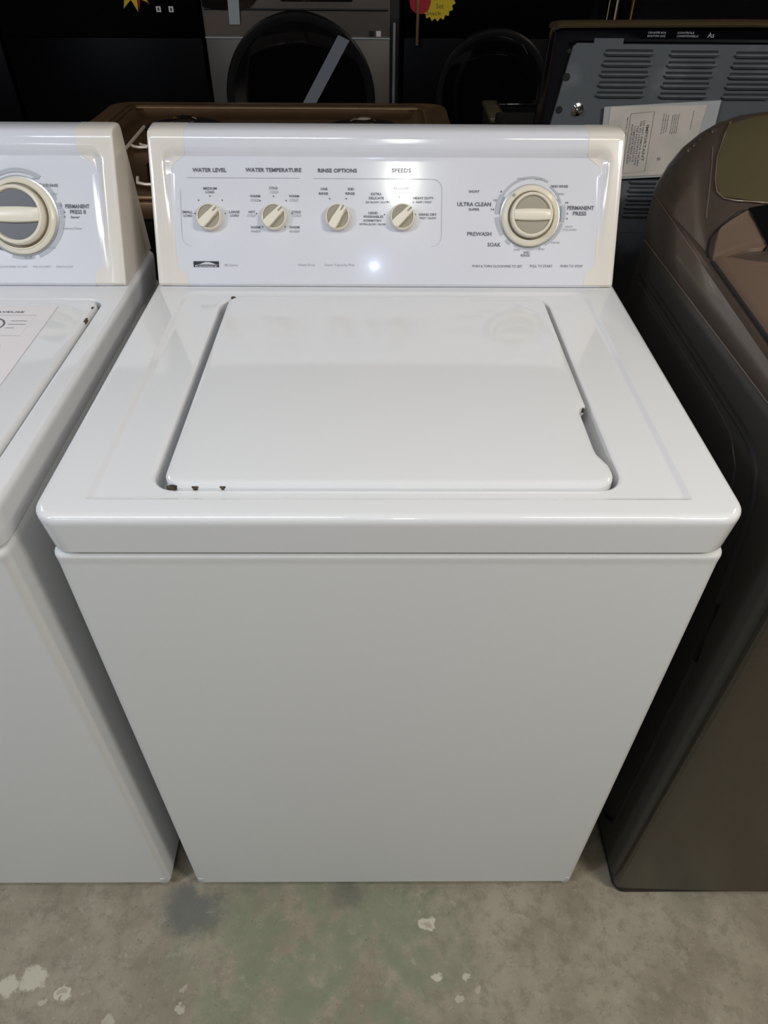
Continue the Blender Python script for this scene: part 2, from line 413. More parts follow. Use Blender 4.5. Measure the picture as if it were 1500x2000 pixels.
# ---------------------------------------------------------------- white top-load washers
PY, PZ, KS = .5033, .926, .53            # console panel plane: y = PY + KS*(z-PZ)
SL = Vector((0, .46816, .88365)); NN = Vector((0, -.88365, .46816))
P0 = Vector((0, .503, .924))
def panel(a, b, h): return tuple(P0+Vector((a, 0, 0))+SL*b+NN*h)
def outer_pts(inset=0):
    pr = [(.508, .9160), (.5035, .9180), (.5018, .9225)]
    pr += [(.5018+(.5855-.5018)*k/14, .9225+(1.0965-.9225)*k/14) for k in range(1, 15)]
    pr += [(.5880, 1.1015), (.5925, 1.1050), (.599, 1.1065), (.622, 1.1085), (.629, 1.1060), (.633, 1.098), (.652, .916)]
    if not inset: return pr
    cy, cz = .575, 1.0
    n = len(pr); out = []
    for i in range(n):
        a, b = Vector(pr[i-1]), Vector(pr[(i+1) % n]); t_ = (b-a).normalized(); nr = Vector((t_.y, -t_.x))
        c_ = Vector(pr[i]); 
        if nr.dot(Vector((cy, cz))-c_) < 0: nr = -nr
        q = c_+nr*inset; out.append((q.x, q.y))
    return out
def recess(x, s):
    """depth of the sunk field behind the outer plane at panel coordinate (x, s)"""
    F = max(0, min(.0080, .0003+.0450*s))
    hx, top, rr = .3205, .1815, .018
    dx, ds = hx-abs(x), top-s
    if dx < rr and ds < rr: d = rr-math.hypot(rr-dx, rr-ds)
    else: d = min(dx, ds)
    k = max(0, min(1, d/.0125)); k = k*k*(3-2*k)
    return F*k
def skin(x, p, proud=0):
    v = Vector((0, p[0], p[1])); s = (v-P0).dot(SL)
    if p[1] > 1.1105 or s < -.002 or p[0] > .60: return (x, p[0], p[1]+proud*.8)
    v = v-NN*(recess(x, s)-proud)
    return (x, v.y, v.z)
def fine_pts(inset=0):
    """outer profile with dense samples along the sloping front"""
    o = outer_pts(inset); a, b = o[3], o[16]; n = 44
    return o[:3]+[(a[0]+(b[0]-a[0])*i/n, a[1]+(b[1]-a[1])*i/n) for i in range(n+1)]+o[17:]
def cap_mesh(side):
    bm = bmesh.new(); full = fine_pts(); n = len(full)
    tab = [(-9, .2925), (.0095, .2925), (.0130, .2950), (.0165, .3000), (.021, .3060), (.03, .3078), (.10, .3080), (.150, .3080), (.158, .3060), (.163, .3010), (.168, .2930), (.172, .2875), (.176, .2852), (9, .2848)]
    def xi(p):
        s = (Vector((0, p[0], p[1]))-P0).dot(SL)
        for (a, va), (b, vb) in zip(tab[:-1], tab[1:]):
            if a <= s <= b: return va+(vb-va)*(s-a)/(b-a)
        return .2848
    loops = []
    for x, ins in ((.3372, .0036), (.3370, .0022), (.3362, .0009), (.3348, .0002)):
        loops.append([(side*x, *p) for p in fine_pts(ins)])
    N_ = 16
    for i in range(N_+1):
        loops.append([skin(side*(.3335+(xi(p)-.3335)*i/N_), p, .0005 if i else 0) for p in full])
    loops.append([skin(side*(xi(p)-.0001), p, -.0015) for p in full])
    loft(bm, loops, True, True, True)
    return bm
def face_mesh():
    bm = bmesh.new(); full = fine_pts()
    xs = [-.318+.636*i/60 for i in range(61)]
    loft(bm, [[skin(x, p, 0) for p in full] for x in xs], True, True, True)
    return bm
def deck_mesh(op, rad=.026, tray=None):
    """op = (x0, x1, y0, y1) of the lid opening; tray = outer border of the sunk field"""
    bm = bmesh.new(); Z = .9165
    Lp = []
    def R_(x, y0, y1, z, rr, sd=1): Lp.append(rrect(-x, x, y0, y1, z, rr))
    R_(.330, .006, .650, .8672, .02); R_(.3380, -.0050, .656, .8668, .024); R_(.3395, -.0062, .657, .8690, .025)
    R_(.3432, -.0085, .660, .9050, .026); R_(.3434, -.0088, .6596, .9090, .026); R_(.3428, -.0080, .658, .9125, .0255)
    R_(.3412, -.0062, .655, .9148, .024); R_(.3388, -.0035, .651, .9161, .022); R_(.3355, .0, .648, Z, .019)
    if tray:
        x0, x1, y0, y1 = tray
        for d, z in ((0, Z), (.0012, Z-.0005), (.0045, Z-.0027), (.0060, Z-.0034), (.0080, Z-.0036)):
            Lp.append(rrect(x0+d*1.25, x1-d*1.25, y0+d*1.0, y1-d*.8, z, (.004, .004, .02, .02)))
        Z -= .0036
    x0, x1, y0, y1 = op
    for d, z in ((-.006, Z), (-.003, Z-.0004), (-.001, Z-.0018), (0, Z-.004), (.001, Z-.018), (.0035, Z-.0225), (.008, Z-.024), (.04, Z-.024), (.04, Z-.06)):
        Lp.append(rrect(x0+d, x1-d, y0+d*.6, y1-d*.6, z, max(rad-d*.7, .004)))
    loft(bm, Lp, True, False, True)
    return bm
def lid_mesh(x0, x1, y0, y1, ztop, notch=None, rad=.022, front_raise=0):
    bm = bmesh.new(); Lp = []
    def fn(x, y):
        if notch and x > x1-.02:
            a, b, dep = notch
            if a-.025 < y < b+.006:
                k = min(1, max(0, (y-(a-.025))/.03)); k = k*k*(3-2*k); k2 = min(1, max(0, ((b+.006)-y)/.008))
                x -= dep*min(k, k2)
        return x, y
    for d, z in ((.012, ztop-.017), (.0015, ztop-.0165), (0, ztop-.0145), (0, ztop-.006), (.0006, ztop-.0035), (.002, ztop-.0015), (.0045, ztop-.0004), (.0085, ztop), (.03, ztop+.0004), (.12, ztop+.0008)):
        Lp.append([(p[0], p[1], p[2]) for p in rrect(x0+d, x1-d, y0+d, y1-d, z, max(rad-d, .004), 6, 40, fn if d < .05 else None)])
    loft(bm, Lp, True, True, True)
    return bm
def add_knob(parent, x, s, ang, rr=.0178):
    """small selector knob: dished disc with a diagonal grip"""
    c, sn = math.cos(math.radians(ang)), math.sin(math.radians(ang))
    def fr(a, b, h): return panel(x+a*c-b*sn, s+a*sn+b*c, h)
    bm = bmesh.new()
    lathe(bm, [(rr*1.02, 0), (rr*1.04, .002), (rr*1.0, .0085), (rr*.97, .0105), (rr*.93, .0112), (rr*.88, .0108), (rr*.86, .0085), (rr*.3, .0085)], 40, fr)
    # grip
    g = [[fr(sx_*a, b, h) for (a, b) in ((-.98, -.36), (.98, -.27), (.98, .27), (-.98, .36))] for h, sx_ in ((.004, 1),)]
    Lg = []
    for h, k in ((.006, 1.0), (.0125, .99), (.0142, .93), (.0148, .84)):
        Lg.append([fr(a*rr*(.985 if k > .95 else .97)*1.0, b*rr*k, h) for a, b in ((-.90, -.36), (-.3, -.36), (.3, -.31), (.91, -.27), (.99, -.1), (.99, .1), (.91, .27), (.3, .31), (-.3, .36), (-.90, .36), (-.98, .15), (-.98, -.15))])
    loft(bm, Lg, True, True, True)
    k_ = finish('control_knob', bm, 'cream', parent, angle=40)
    bm = bmesh.new()
    for sg in (-1, 1):
        pts = []
        for i in range(17):
            a = math.radians(22+(158-22)*i/16); pts.append((rr*.85*math.cos(a), sg*max(rr*.85*math.sin(a), rr*.34)))
        vv = [bm.verts.new(fr(a, b, .0092)) for a, b in pts]; bm.faces.new(vv)
    finish('knob_recess', bm, 'taupe', k_, smooth=False)
    bm = bmesh.new(); prism(bm, [(rr*.52, -.0011), (rr*.96, -.0013), (rr*.96, .0013), (rr*.52, .0011)], lambda a, b, h: fr(a, b, .0149+h), .0003); finish('pointer_mark', bm, 'taupe', k_, smooth=False)
def add_dial(parent, x, s, r_ring, r_skirt, r_knob, rec, ringfr):
    def fr(a, b, h): return panel(x+a, s+b, h)
    bm = bmesh.new(); lathe(bm, [(r_ring, 0), (r_ring, .0010), (r_ring-.001, .0014), (r_skirt*.9, .0014)], 64, fr); rg = finish('dial_ring', bm, 'ringmetal', parent)
    bm = bmesh.new()
    lathe(bm, [(r_skirt, .0012), (r_skirt*1.0, .004), (r_skirt*.97, .0060), (r_skirt*.90, .0076), (r_knob*1.13, .0095), (r_knob*1.09, .0085), (r_knob*1.07, .004)], 64, fr)
    d = finish('timer_dial', bm, 'cream', parent)
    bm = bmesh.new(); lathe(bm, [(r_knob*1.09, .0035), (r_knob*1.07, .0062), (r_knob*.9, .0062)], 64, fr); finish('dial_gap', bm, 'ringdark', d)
    bm = bmesh.new()
    lathe(bm, [(r_knob*.98, .004), (r_knob, .0065), (r_knob*.985, .0175), (r_knob*.95, .0195), (r_knob*.90, .0200), (r_knob*.86, .0190), (r_knob*.84, .0145), (r_knob*.3, .0145)], 64, fr)
    Lg = []
    for h, k, e in ((.012, 1, .9), (.0185, .98, .89), (.0205, .90, .87), (.0212, .78, .84)):
        poly = []
        for i in range(13): a = -1+2*i/12; poly.append((a*r_knob*e, -r_knob*(.27-.05*a*a)*k))
        for i in range(13): a = 1-2*i/12; poly.append((a*r_knob*e, r_knob*(.27-.04*a*a)*k))
        Lg.append([fr(a, b, h) for a, b in poly])
    loft(bm, Lg, True, True, True)
    finish('dial_grip', bm, 'cream', d, angle=40)
    bm = bmesh.new()
    for sg in (-1, 1):
        pts = []
        for i in range(25):
            a = math.radians(17+(163-17)*i/24); pts.append((r_knob*.83*math.cos(a), sg*r_knob*max(.83*math.sin(a), .25)))
        bm.faces.new([bm.verts.new(fr(a, b, .0152)) for a, b in pts])
    finish('grip_recess', bm, rec, d, smooth=False)
    bm = bmesh.new(); prism(bm, [(-r_skirt*.62, r_skirt*.60), (-r_skirt*.56, r_skirt*.66), (-r_skirt*.62, r_skirt*.72), (-r_skirt*.68, r_skirt*.66)], lambda a, b, h: fr(a, b, .0088+h), .0004); finish('pointer_mark', bm, 'taupe', d, smooth=False)

def cabinet_parts(t):
    bm = bmesh.new(); Lp = []
    for x, y0, y1, z, rr in ((.3365, .0005, .655, .0260, .010), (.338, -.001, .656, .0275, .011), (.338, -.001, .656, .0425, .011), (.3379, -.0008, .656, .0432, .011), (.338, -.001, .656, .0445, .011), (.338, -.002, .656, .45, .011),
                              (.3380, -.003, .656, .845, .011), (.3384, -.0035, .656, .8530, .011), (.3385, -.0040, .656, .8570, .011), (.3380, -.0036, .656, .8605, .011), (.3365, -.0015, .655, .8635, .010), (.330, .006, .65, .8645, .008)):
        Lp.append(rrect(-x, x, y0, y1, z, rr))
    loft(bm, Lp, True, True, True)
    finish('cabinet', bm, 'cabinet', t, wn=True)
    for sx in (-1, 1):
        bm = bmesh.new(); Lp = []
        for q, z in ((1, .0430), (1, .0235), (.8, .0180), (.4, .0155)):
            Lp.append(rrect(sx*.326-.011*q, sx*.326+.011*q, .0005+.011*(1-q), .0225-.011*(1-q)+.0, z, .0105*q, 5))
        for l in Lp:
            for i in range(len(l)): l[i] = (l[i][0], l[i][1]-.0019, l[i][2])
        loft(bm, Lp, True, True, True); finish('corner_tab', bm, 'cabinet', t)
        for y in (.06, .60):
            bm = bmesh.new(); lathe(bm, [(.018, 0), (.02, .004), (.018, .010), (.008, .012), (.008, .028)], 20, lambda a, b, h, sx=sx, y=y: (sx*.29+a, y+b, h)); finish('leveling_foot', bm, 'foot', t)
def print_part(parent, items, name='printed_lettering', dots=(), centres=(0,)):
    """one printed cluster round each control, and one for each end of the bottom line"""
    def key(x, y): return (0, min(range(len(centres)), key=lambda i: abs(centres[i]-x))) if y > .035 else (1, int((x+.5)/.045))
    groups = {}
    for it in items: groups.setdefault(key(it[1], it[2]), []).append(it)
    for k_, its in sorted(groups.items()):
        bm = bmesh.new()
        for a, b in dots:
            if key(a, b) == k_: disc(bm, a, b, .0010, panel)
        for s, x, y, wd, hh, k in its: text_mesh(bm, s, x, y, wd, hh, panel, k, 1 if k == 2 else 0)
        finish(name, bm, ['print', 'printl'], parent, smooth=False)
def chips(t, name, spots, z):
    for x, y, a, b in spots:
        bm = bmesh.new(); n = 11; rnd = random.Random(int(x*9999)+7)
        ks = [rnd.uniform(.6, 1.1) for _ in range(n)]
        lo = [[(x+a*kk*ks[i]*math.cos(2*math.pi*i/n), y+b*kk*ks[i]*math.sin(2*math.pi*i/n), z+h) for i in range(n)] for kk, h in ((1, -.004), (1, 0), (.8, .0005), (.3, .0006))]
        loft(bm, lo, True, True, True); finish(name, bm, 'rust', t)

# --- the washer in the middle
W = root('washing_machine', 'white top-load washer in the middle with four small knobs and one large dial', 'washing machine')
cabinet_parts(W)
finish('top_deck', deck_mesh((-.2385, .2345, .0375, .4740), .027, (-.2975, .2970, .0180, .4900)), 'enamel', W, angle=30, wn=True)
LID = finish('lid', lid_mesh(-.2270, .2275, .0378, .4690, .9200, (.090, .176, .0095)), 'enamel', W, angle=30, wn=True)
cf = finish('console', face_mesh(), 'panel', W, angle=30)
for s in (-1, 1): finish('end_cap', cap_mesh(s), 'cap', cf, angle=30)
print_part(cf, MAIN_TEXT, dots=DOTS, centres=(-.2556, -.1623, -.0704, .0232, .2092))
bm = bmesh.new()
strip(bm, [(-.2859, .1426), (-.1248, .1426)], .0005, panel); strip(bm, [(-.105, .1424), (.0625, .1420)], .0005, panel)
strip(bm, arcpts(.066, .128, .014, 90, 0, 8)+[(.0803, .066)]+arcpts(.066, .0645, .014, 0, -90, 8), .0006, panel)
strip(bm, [(-.2964, .1267), (-.2978, .0650)]+arcpts(-.2838, .0645, .014, 180, 265, 8), .0006, panel)
finish('printed_line', bm, 'printfaint', cf, smooth=False)
# maker's badge: black plate with a pale swoosh and the name under it
bm = bmesh.new()
prism(bm, [(-.2835, .0210), (-.2462, .0210), (-.2462, .0292), (-.2835, .0292)], panel, .0006, 0)
sw = [(-.2765+.027*i/16, .0240+.0040*math.sin(math.pi*i/16)) for i in range(17)]; sw2 = [(-.2795+.033*(16-i)/16, .0240+.0016*math.sin(math.pi*(16-i)/16)) for i in range(17)]
vv = [bm.verts.new(panel(a, b, .0008)) for a, b in sw+sw2]; bm.faces.new(vv).material_index = 1
text_mesh(bm, 'Kenmore', -.2650, .0226, .0320, .0026, panel, 0, 1, .0008)
finish('badge', bm, ['black', 'panel'], cf, smooth=False)
# printed dial scale
bm = bmesh.new(); DX, DS = .2085, .0925
for r0, a0, a1, wd, mi in ((.0485, 150, 62, .0030, 0), (.0452, 55, 18, .0026, 0), (.0478, 14, -14, .0055, 0), (.0480, -16, -62, .0040, 0), (.0485, -70, -118, .0030, 0), (.0490, 226, 236, .0068, 0), (.0492, 186, 216, .0062, 0), (.0492, 150, 181, .0060, 0), (.0448, 150, 181, .0016, 1), (.0440, 14, -14, .0016, 1)):
    strip(bm, arcpts(DX+.001, DS+.004, r0, a0, a1, 20), wd, panel, mi)
finish('dial_scale', bm, ['ringprint', 'ringblue'], cf, smooth=False)
for x, s, a in ((-.2556, .0895, 43), (-.1623, .0900, 43), (-.0704, .0900, 58), (.0232, .0905, 43)): add_knob(W, x, s, a)
add_dial(W, DX, DS, .0435, .0415, .0305, 'taupe', None)
chips(LID, 'rust_chip', [(-.2165, .0395, .0065, .0020), (-.1930, .0384, .0045, .0011), (-.1660, .0384, .0040, .0010), (-.222, .4700, .0040, .0022), (.2235, .1790, .0018, .0030)], .9160)

# --- the washer on the left (same cabinet, wider lid, bigger dial)
V = root('washing_machine', 'white top-load washer cut by the left edge with instruction sticker on its lid', 'washing machine', (-.722, 0, 0))
cabinet_parts(V)
finish('top_deck', deck_mesh((-.316, .3150, .024, .4600), .02), 'enamel', V, angle=30, wn=True)
LID2 = finish('lid', lid_mesh(-.3115, .3110, .0255, .4550, .9200, None, .018), 'enamel', V, angle=30, wn=True)
cf2 = finish('console', face_mesh(), 'panel', V, angle=30)
for s in (-1, 1): finish('end_cap', cap_mesh(s), 'cap', cf2, angle=30)
print_part(cf2, LEFT_TEXT)
bm = bmesh.new(); DX2, DS2 = .1930, .0895
for r0, a0, a1, wd, mi in ((.0590, 150, 56, .0056, 0), (.0565, 46, 20, .0040, 0), (.0585, 16, 8, .0060, 0), (.0600, 7, 0, .0065, 0), (.0600, -1, -6, .0065, 0), (.0600, -7, -70, .0066, 0), (.0595, -76, -108, .0050, 0), (.0600, 224, 234, .0065, 0), (.0600, 160, 215, .0062, 0)):
    strip(bm, arcpts(DX2, DS2+.003, r0, a0, a1, 20), wd, panel, mi)
finish('dial_scale', bm, ['ringprint'], cf2, smooth=False)
add_dial(V, DX2, DS2, .0550, .0520, .0405, 'slate', None)
for x in (-.235, -.12, -.005): add_knob(V, x, .09, 43)
chips(LID2, 'rust_chip', [(.3108, .392, .0018, .006), (.3085, .428, .0018, .005)], .9185)
# instruction sticker
def top2(a, b, h): return (a, b, .9209+h)
bm = bmesh.new(); prism(bm, [(-.02, .165), (.266, .165), (.262, .428), (-.02, .428)], top2, .0004, 0)
H = .0006
text_mesh(bm, 'IMPORTANT / LAVEUSE', .165, .4085, .115, .0055, top2, 1, 1, H)
strip(bm, [(.02, .399), (.242, .399), (.242, .340), (.02, .340)], .0006, top2, 2, H)
strip(bm, [(.183+.026*math.cos(a*.2618), .370+.021*math.sin(a*.2618)) for a in range(25)], .0026, top2, 1, H)
strip(bm, [(.183+.016*math.cos(a*.2618), .370+.013*math.sin(a*.2618)) for a in range(25)], .0006, top2, 2, H)
for i in range(6): strip(bm, [(.03, .392-.009*i), (.10+.015*((i*7) % 3), .392-.009*i)], .0010, top2, 1, H)
for i, (x0, x1) in enumerate(((.214, .236), (.214, .238), (.214, .226))): strip(bm, [(x0, .382-.010*i), (x1, .382-.010*i)], .0011, top2, 1, H)
yy = .3335
rnd = random.Random(3)
lines = ['When not in use: COLDS', 'LAVER ou A FROID', 'Fabric Warranty and temperature']
for s in lines: text_mesh(bm, s, .168, yy, .070, .0045, top2, 1, 1, H); yy -= .0068
for par in (6, 2, 5, 3, 3, 1, 1, 1):
    for i in range(par):
        x = .03; xe = .235-rnd.uniform(0, .03)-(.05 if i == par-1 else 0)
        while x < xe:
            l = rnd.uniform(.006, .016); strip(bm, [(x, yy), (min(x+l, xe), yy)], .0019, top2, 2, H); x += l+.0022
        yy -= .0048
    yy -= .0045
finish('instruction_sticker', bm, ['paper', 'print', 'printl'], LID2, smooth=False)

# --- the bronze washer on the right
B = root('washing_machine', 'dark bronze top-load washer with black glass lid at the right edge', 'washing machine')
X0, X1 = .412, 1.09
def bside(y, z):   # side surface
    return X0
bm = bmesh.new(); Lp = []
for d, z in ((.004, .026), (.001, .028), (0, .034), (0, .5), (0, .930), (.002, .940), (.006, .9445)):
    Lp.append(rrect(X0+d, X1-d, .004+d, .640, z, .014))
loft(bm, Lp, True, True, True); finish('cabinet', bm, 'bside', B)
# front panel of bronze with a rounded left edge
bm = bmesh.new(); Lp = []
for z, k in ((.030, 0), (.036, 0), (.5, 0), (.925, 0), (.94, .003)):
    lp = [(X0+.024, .012, z), (X0+.008, .006, z), (X0+.0015, -.001+k, z), (X0+.001, -.007+k, z), (X0+.004, -.0115+k, z), (X0+.011, -.0135+k, z), (X0+.03, -.0145+k, z)]
    lp += [(X0+.08+(X1-X0-.16)*i/6, -.016-.006*math.sin(math.pi*i/6)+k, z) for i in range(7)] + [(X1-.004, -.0115+k, z), (X1-.001, -.003, z), (X1-.02, .012, z)]
    Lp.append(lp)
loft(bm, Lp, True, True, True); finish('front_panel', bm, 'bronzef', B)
bm = bmesh.new(); Lp = []
for d, z in ((.012, .0), (.004, .001), (.0, .006), (.0, .024), (.006, .029)): Lp.append(rrect(X0+.004+d, X1-.004-d, -.012+d, .640, z, .02))
loft(bm, Lp, True, True, True); finish('base', bm, 'bmatte', B)
# pressed groove on the left side
gp = [(.60, .902), (.443, .902), (.30, .899), (.234, .897), (.180, .896), (.145, .893), (.117, .878), (.098, .850), (.088, .801), (.074, .702), (.064, .597), (.062, .388), (.062, .12), (.09, .08), (.60, .08)]
bm = bmesh.new(); tube(bm, [(X0-.0002, y, z) for y, z in gp], .0050, 8); finish('side_groove', bm, 'groove', B)
gp2 = [(.60, .885), (.25, .880), (.19, .874), (.155, .85), (.135, .80), (.125, .6), (.12, .2)]
bm = bmesh.new(); tube(bm, [(X0+.0008, y, z) for y, z in gp2], .0022, 8); finish('side_rib', bm, 'bside', B)
# top cover: brown band round the lid
def cover_z(y): return .984+(.031)*max(0, min(1, (y-.17)/.44))
bm = bmesh.new(); Lp = []
ys = [-.014, -.008, .0, .03, .10, .17, .25, .33, .42, .50, .56, .600, .622, .630]
for y in ys:
    zt = cover_z(y); e = 0
    if y < 0: e = (.0-y)
    dz = e*2.2
    Lp.append([(X0+.006, y, .9462+e*.5), (X0+e*.4, y, .9475+e), (X0-.001+e*.4, y, .955+e), (X0-.001+e*.5, y, zt-.012-dz), (X0+.0005+e*.5, y, zt-.005-dz), (X0+.004+e*.5, y, zt-.0012-dz), (X0+.010, y, zt-dz), (X0+.040, y, zt+.002-dz),
               (X1-.04, y, zt+.002-dz), (X1-.010, y, zt-dz), (X1, y, zt-.010-dz), (X1, y, .948+e)])
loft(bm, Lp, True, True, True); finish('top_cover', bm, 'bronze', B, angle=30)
# console with rounded shoulders
def shoulder(k, dz=0):
    """cross-section from the left foot over the top, k scales the height above the deck"""
    pts = [(X0, 0), (X0+.002, .016), (X0+.012, .045), (X0+.026, .069), (X0+.046, .089), (X0+.068, .103), (X0+.094, .112), (X0+.122, .1165), (X0+.18, .119)]
    pts = [(x+(1-k)*.016, z*k) for x, z in pts]
    return pts+[(X0+X1-x, z) for x, z in reversed(pts)]
bm = bmesh.new(); Lp = []
for y, k in ((.330, .02), (.360, .10), (.400, .22), (.440, .36), (.480, .53), (.52, .72), (.545, .84), (.565, .92), (.580, .965), (.595, .99), (.615, 1.0), (.627, .985), (.634, .95), (.637, .90)):
    zb = cover_z(y)-.004
    Lp.append([(x, y, zb+z*1.0) for x, z in shoulder(k)])
loft(bm, Lp, False)
vs_ = [v for v in bm.verts]
bmesh.ops.holes_fill(bm, edges=[e for e in bm.edges if len(e.link_faces) == 1], sides=0)
CON = finish('console', bm, 'bronze', B, angle=50)
# wavy finger grips on the shoulder
for i in range(5):
    bm = bmesh.new(); x = X0+.0300+.0070*i; z = 1.0765+.0062*i
    lathe(bm, [(.0008, -.016), (.0030, -.011), (.0042, 0), (.0030, .011), (.0008, .016)], 12, lambda a, b, h, x=x, z=z: (x+a*.9+h*.30, .600+b*.9-h*.75, z+.001+a*.8-h*.30))
    finish('shoulder_ridge', bm, 'bronze', CON)
# inset face of the console (olive plastic), outline on the sloped face
def conz(x, y):
    ks = [(.330, .02), (.360, .10), (.400, .22), (.440, .36), (.480, .53), (.52, .72), (.545, .84), (.565, .92), (.580, .965), (.595, .99), (.615, 1.0)]
    for (a, ka), (b, kb) in zip(ks[:-1], ks[1:]):
        if a <= y <= b: k = ka+(kb-ka)*(y-a)/(b-a); break
    else: k = 1 if y > .6 else 0
    sh = shoulder(k); 
    for (xa, za), (xb, zb) in zip(sh[:-1], sh[1:]):
        if xa <= x <= xb and xb > xa: return cover_z(y)-.004+za+(zb-za)*(x-xa)/(xb-xa)
    return cover_z(y)-.004
def drape(bm, x0, x1, y0, y1, up, nx=14, ny=14, mi=0, xl=None):
    Lp = []
    for j in range(ny+1):
        y = y0+(y1-y0)*j/ny; xa = xl(y) if xl else x0
        Lp.append([(xa+(x1-xa)*i/nx, y-up*.6, conz(xa+(x1-xa)*i/nx, y)+up) for i in range(nx+1)])
    top = [[bm.verts.new(p) for p in l] for l in Lp]
    for a, b in zip(top[:-1], top[1:]):
        for i in range(nx): bm.faces.new((a[i], a[i+1], b[i+1], b[i])).material_index = mi
    ge = [e for e in bm.edges if len(e.link_faces) == 1]
    ex = bmesh.ops.extrude_edge_only(bm, edges=ge)
    for v in [g for g in ex['geom'] if isinstance(g, bmesh.types.BMVert)]: v.co.z -= .008; v.co.y += .004
bm = bmesh.new(); drape(bm, X0+.085, X1-.085, .464, .600, .003, xl=lambda y: X0+.040+(.030*((y-.52)/.08)**1.5 if y > .52 else 0)+(.050*(1-(y-.464)/.034)**1.6 if y < .498 else 0)); finish('console_face', bm, 'bronze2', CON, angle=40)
bm = bmesh.new(); drape(bm, X0+.05, X1-.05, .396, .4560, .0068, ny=24, xl=lambda y: X0+.010+(.018*max(0, (y-.398)/.047) if y < .445 else .018+.034*(y-.445)/.0110)); finish('lid_hinge_cover', bm, 'bronze3', CON, angle=40)
bm = bmesh.new(); drape(bm, X0+.098, X1-.098, .394, .458, .0085, ny=20, xl=lambda y: X0+.064+.014*(.458-y)/.11); finish('display_glass', bm, 'bglass', CON, angle=40)
def seam(pts, name, m, rad, parent):
    bm = bmesh.new(); tube(bm, pts, rad, 6); return finish(name, bm, m, parent)
seam([(X0+x, y, conz(X0+x, y)+.0006) for x, y in ((.046, .575), (.040, .546), (.031, .509), (.026, .490), (.023, .476))], 'seam', 'bronze3', .0009, CON)
seam([(X0+x, y, conz(X0+x, y)+.0030) for x, y in ((.074, .604), (.060, .58), (.046, .55), (.0395, .522), (.0385, .503), (.044, .488), (.056, .477), (.075, .468), (.095, .462), (.3, .462))], 'seam', 'bronze3', .0011, CON)
# lid with black glass
bm = bmesh.new(); Lp = []
for d, dz in ((.0, -.010), (-.001, .0), (.002, .0035), (.008, .0055), (.030, .0075), (.034, .0070)):
    lp = rrect(X0+.013+d, X1-.013-d, -.002+d, .402-d, 0, (.03, .03, .006, .006), 6, 8)
    Lp.append([(x, y, cover_z(y)+.003+dz) for x, y, _ in lp])
Lp.append([(x, y, cover_z(y)+.010) for x, y, _ in rrect(X0+.085, X1-.085, .07, .385, 0, .006, 6, 8)])
loft(bm, Lp, True, True, False)
LB = finish('lid', bm, 'bronze3', B, angle=40)
bm = bmesh.new()
for_ = []
for y in (.060, .063, .11, .17, .22, .28, .34, .394, .397):
    zt = cover_z(y)+.0125-(.002 if y in (.060, .397) else 0)
    for_.append([(X0+.074, y, zt-.008), (X0+.074, y, zt-.0015), (X0+.077, y, zt), (X1-.077, y, zt), (X1-.074, y, zt-.0015), (X1-.074, y, zt-.008)])
loft(bm, for_, True, True, True)
finish('lid_glass', bm, 'bglass', LB, angle=30)
seam([(X0+.011, y, cover_z(y)+.0015) for y in (-.004, .05, .1, .17, .25, .33, .395)], 'seam', 'groove', .0024, B)
seam([(X0-.0006, y, cover_z(y)-.0030) for y in (.40, .45, .50, .55, .60, .622)], 'seam', 'bronze3', .0006, B)  # lighter tube puts the highlight along the top cover seam
seam([(X0+.0006, y, .9455) for y in (-.008, .2, .4, .62)], 'seam', 'bronze3', .0010, B)  # thin highlight on the cover's bottom edge, drawn as a lighter tube
seam([(X0+x, y, conz(X0+x, y)+.0010) for x, y in ((.008, .400), (.013, .425), (.019, .441), (.026, .447), (.040, .453), (.058, .461), (.10, .461))], 'seam', 'groove', .0016, CON)

# ---------------------------------------------------------------- stainless range top behind the white washers
G = root('gas_range', 'stainless steel range with ridged bare top behind the two white washers', 'range', (-.275, 0, 0), -.0)
GX0, GX1, GY0, GY1, GZ = -.443, .440, .830, 1.630, .932
bm = bmesh.new(); box(bm, GX0+.006, GX1-.006, GY0+.008, GY1-.006, 0, GZ-.030, .004); finish('body', bm, 'bmatte', G)
bm = bmesh.new(); Lp = []
for d, dz in ((.01, -.032), (0, -.030), (0, -.003), (.003, 0)): Lp.append(rrect(GX0+d, GX1-d, GY0+d, GY1-d, GZ+dz, (.01, .01, .05, .05)))
for d, dz in ((.046, 0), (.049, .004), (.054, .0055), (.059, .004), (.062, -.002), (.072, -.0035), (.076, .001), (.080, .0015), (.084, -.003), (.094, -.012), (.12, -.014)):
    Lp.append(rrect(GX0+d, GX1-d, GY0+d*.35, GY1-d, GZ+dz, (.01, .01, .02, .02)))
loft(bm, Lp, True, True, True); finish('range_top', bm, 'steel', G, angle=50)
bz = GZ-.014
for bx, by in ((-.215, 1.425), (.225, 1.42), (-.105, 1.02), (.225, 1.02)):
    bm = bmesh.new(); lathe(bm, [(.095, bz-.001), (.095, bz+.002), (.088, bz+.003), (.084, bz+.001)], 40, lambda a, b, h, bx=bx, by=by: (bx+a, by+b, h)); finish('burner_opening', bm, 'bmatte', G)
    bm = bmesh.new(); lathe(bm, [(.030, bz), (.032, bz+.018), (.022, bz+.022), (.010, bz+.022)], 24, lambda a, b, h, bx=bx, by=by: (bx+a, by+b, h)); finish('burner', bm, 'chrome', G)
bm = bmesh.new(); tube(bm, [(-.292, 1.150, bz+.012), (-.300, 1.375, bz+.012)], .0035, 8); finish('gas_rod', bm, 'brightrod', G)
